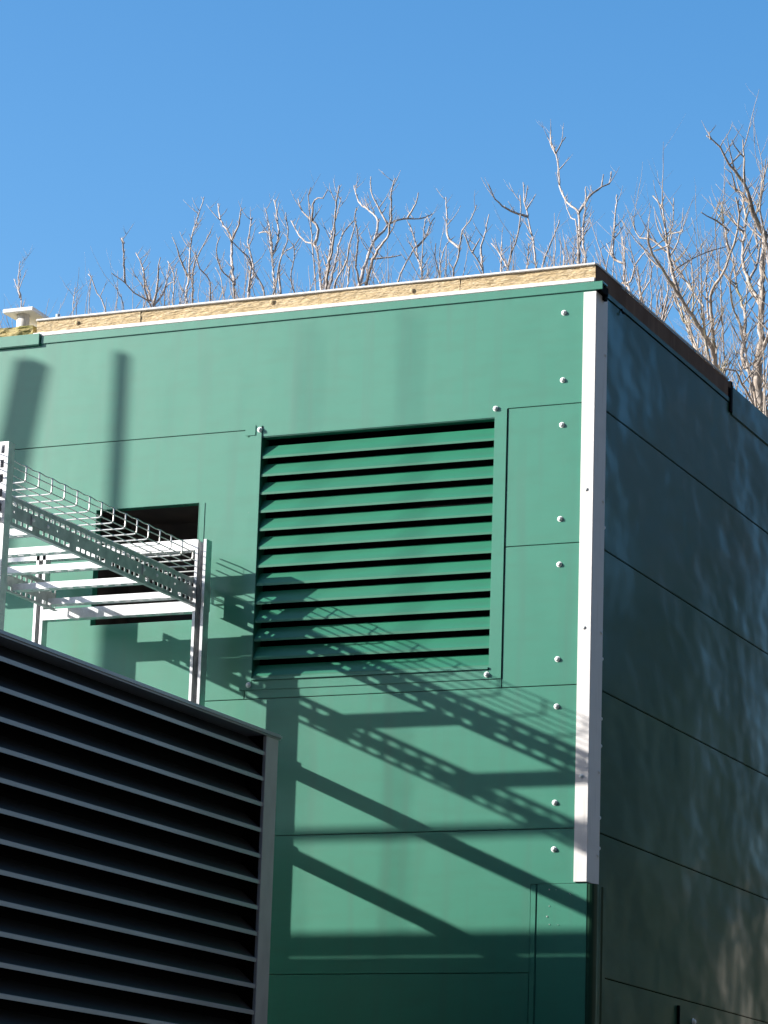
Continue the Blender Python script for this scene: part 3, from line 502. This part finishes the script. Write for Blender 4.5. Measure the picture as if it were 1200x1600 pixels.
# ------------------------------------------------------------------ bare trees behind the roof
LAB = dict(a='few thin bare shoots rising behind the roof vent', b='sparse bare shoots just right of the roof vent',
 c='low bare tree with one dark limb leaning far left', d='bare tree with a tall straight shoot, third cluster from the left', e='bare forked tree with hooked pale shoots left of centre',
 f='dense upright bare twigs left of the curled tree', g='bare tree with an S-curved dark limb near centre', h='tallest central bare tree with wide spreading fork',
 i='small bare tree with pale drooping side limb right of centre', j='thin bare tree of slender crossing shoots right of centre', k='bare tree with a long limb curving left, before the roof corner',
 l='tall slim bare tree with Y-shaped fork at the roof corner', m='bare tree of fine shoots just past the roof corner', n='large bare tree with thick slanting limbs right of the roof corner',
 o='large bare tree with mossy trunk at the far right edge')
def grow(m, p, d, L, r, rnd, depth, up):
    """one twig: a wandering tapered tube with buds and side twigs"""
    n = max(3, int(L/.05)); pts = [p.copy()]; dd = d.normalized(); rad = [r]
    bend = Vector((rnd.uniform(-1, 1), rnd.uniform(-1, 1), 0))*.10
    for i in range(n):
        dd = (dd+Vector((rnd.gauss(0, .07), rnd.gauss(0, .07), rnd.gauss(0, .03)))+Vector((0, 0, up*1.7))+bend*(1-i/n)).normalized()
        pts.append(pts[-1]+dd*L/n); rad.append(r*(1-.74*(i+1)/n)*(1.25 if rnd.random() < .15 else 1))
    m.tube(pts, rad, 4)
    if depth > 0:
        for k in range(rnd.randint(1, 3)):
            i = rnd.randint(1, len(pts)-2); a = rnd.uniform(0, 6.283)
            grow(m, pts[i], Vector((math.cos(a), math.sin(a)*.7, .7)), L*rnd.uniform(.35, .65), rad[i]*.72, rnd, depth-1, up)
def resample(P, step):
    out = [P[0]]
    for i in range(len(P)-1):
        p0 = P[max(i-1, 0)]; p1 = P[i]; p2 = P[i+1]; p3 = P[min(i+2, len(P)-1)]
        k = max(1, int((p2-p1).length/step))
        for j in range(1, k+1):
            t = j/k
            out.append(.5*((2*p1)+(p2-p0)*t+(2*p0-5*p1+4*p2-p3)*t*t+(3*p1-p0-3*p2+p3)*t**3))
    return out
for key, (base, paths) in TREES.items():
    rnd = random.Random(ord(key)*7); base = Vector(base); big = key in 'no'
    tr = empty('bare_tree', (base.x, base.y, GZ), LAB[key], 'tree', 'bare winter trees behind the roof')
    rt = .11 if key == 'o' else .09 if key == 'n' else .055
    m = MB(); m.tube([(base.x, base.y, GZ), (base.x+.05, base.y+.02, (GZ+base.z)/2), tuple(base)], [rt*1.5, rt*1.15, rt], 10); m.build('trunk', 'barkr' if big else 'bark', tr)
    m = MB(); tw = m
    starts = [(i, Vector(q[2:5])) for i, q in enumerate(paths)]
    zr = None; rooted = []
    for i, q in enumerate(paths):
        P = [Vector(q[2+3*j:5+3*j]) for j in range((len(q)-2)//3)]
        # hidden root: join limbs that start low down to the trunk top
        near = min([9]+[(P[0]-v).length for w_ in rooted for v in w_])
        if near > .12:
            mid = (P[0]+base)/2+Vector((0, 0, -.05)); P = [base.copy(), mid]+P
        R_ = resample(P, .045); rooted.append(R_)
        n = len(R_); r0, r1 = q[0]*(.88 if big else 1), q[1]*(.65 if big else .75); jit = []
        for k, v in enumerate(R_):
            t = k/(n-1); r = r0+(r1-r0)*t**.8; a = .18*r+.0012
            if 0 < k: R_[k] = v+Vector((rnd.gauss(0, a), rnd.gauss(0, a), rnd.gauss(0, a*.4)))
            jit.append(r*(1+rnd.uniform(-.1, .16)*(1 if rnd.random() < .5 else .3)))
        m.tube(R_, jit, 7 if r0 > .02 else 5)
        # spurs and twigs
        for k in range(2, n-1):
            if R_[k].z < base.z+.15: continue
            pr = (.62 if key == 'n' else .62 if key == 'o' else .72)
            if rnd.random() < pr:
                a = rnd.uniform(0, 6.283); r = jit[k]
                L = rnd.choice((.03, .04, .06, .10, .15, .20)) * (1.5 if big else 1)
                if big and rnd.random() < .28: L = rnd.uniform(.2, .42)
                grow(tw, R_[k], Vector((math.cos(a), math.sin(a)*.7, rnd.uniform(.5, 1.4))), L, min(r*.7, .0055 if big else .0050), rnd, 1 if L > .12 else 0, .10)
    # extra hidden-rooted thin shoots that fill the lower crown
    R0 = Vector((base.x, base.y, base.z))
    for k in range(24 if big else 24):
        a = rnd.uniform(0, 6.283); q = rnd.uniform(.05, .7 if big else .32); s0 = R0+Vector((q*math.cos(a), q*math.sin(a), rnd.uniform(.1, .5)))
        m2L = rnd.uniform(.4, .85) if big else rnd.uniform(.3, .75)
        pp = [R0, (R0+s0)/2+Vector((0, 0, -.03)), s0]; tw.tube(pp, [.012, .009, .007], 5)
        grow(tw, s0, Vector((math.cos(a)*.35, math.sin(a)*.3, 1)), m2L, .0052, rnd, 2 if big else 1, .06)
    tw.build('branches', 'barkr' if big else 'bark', tr)
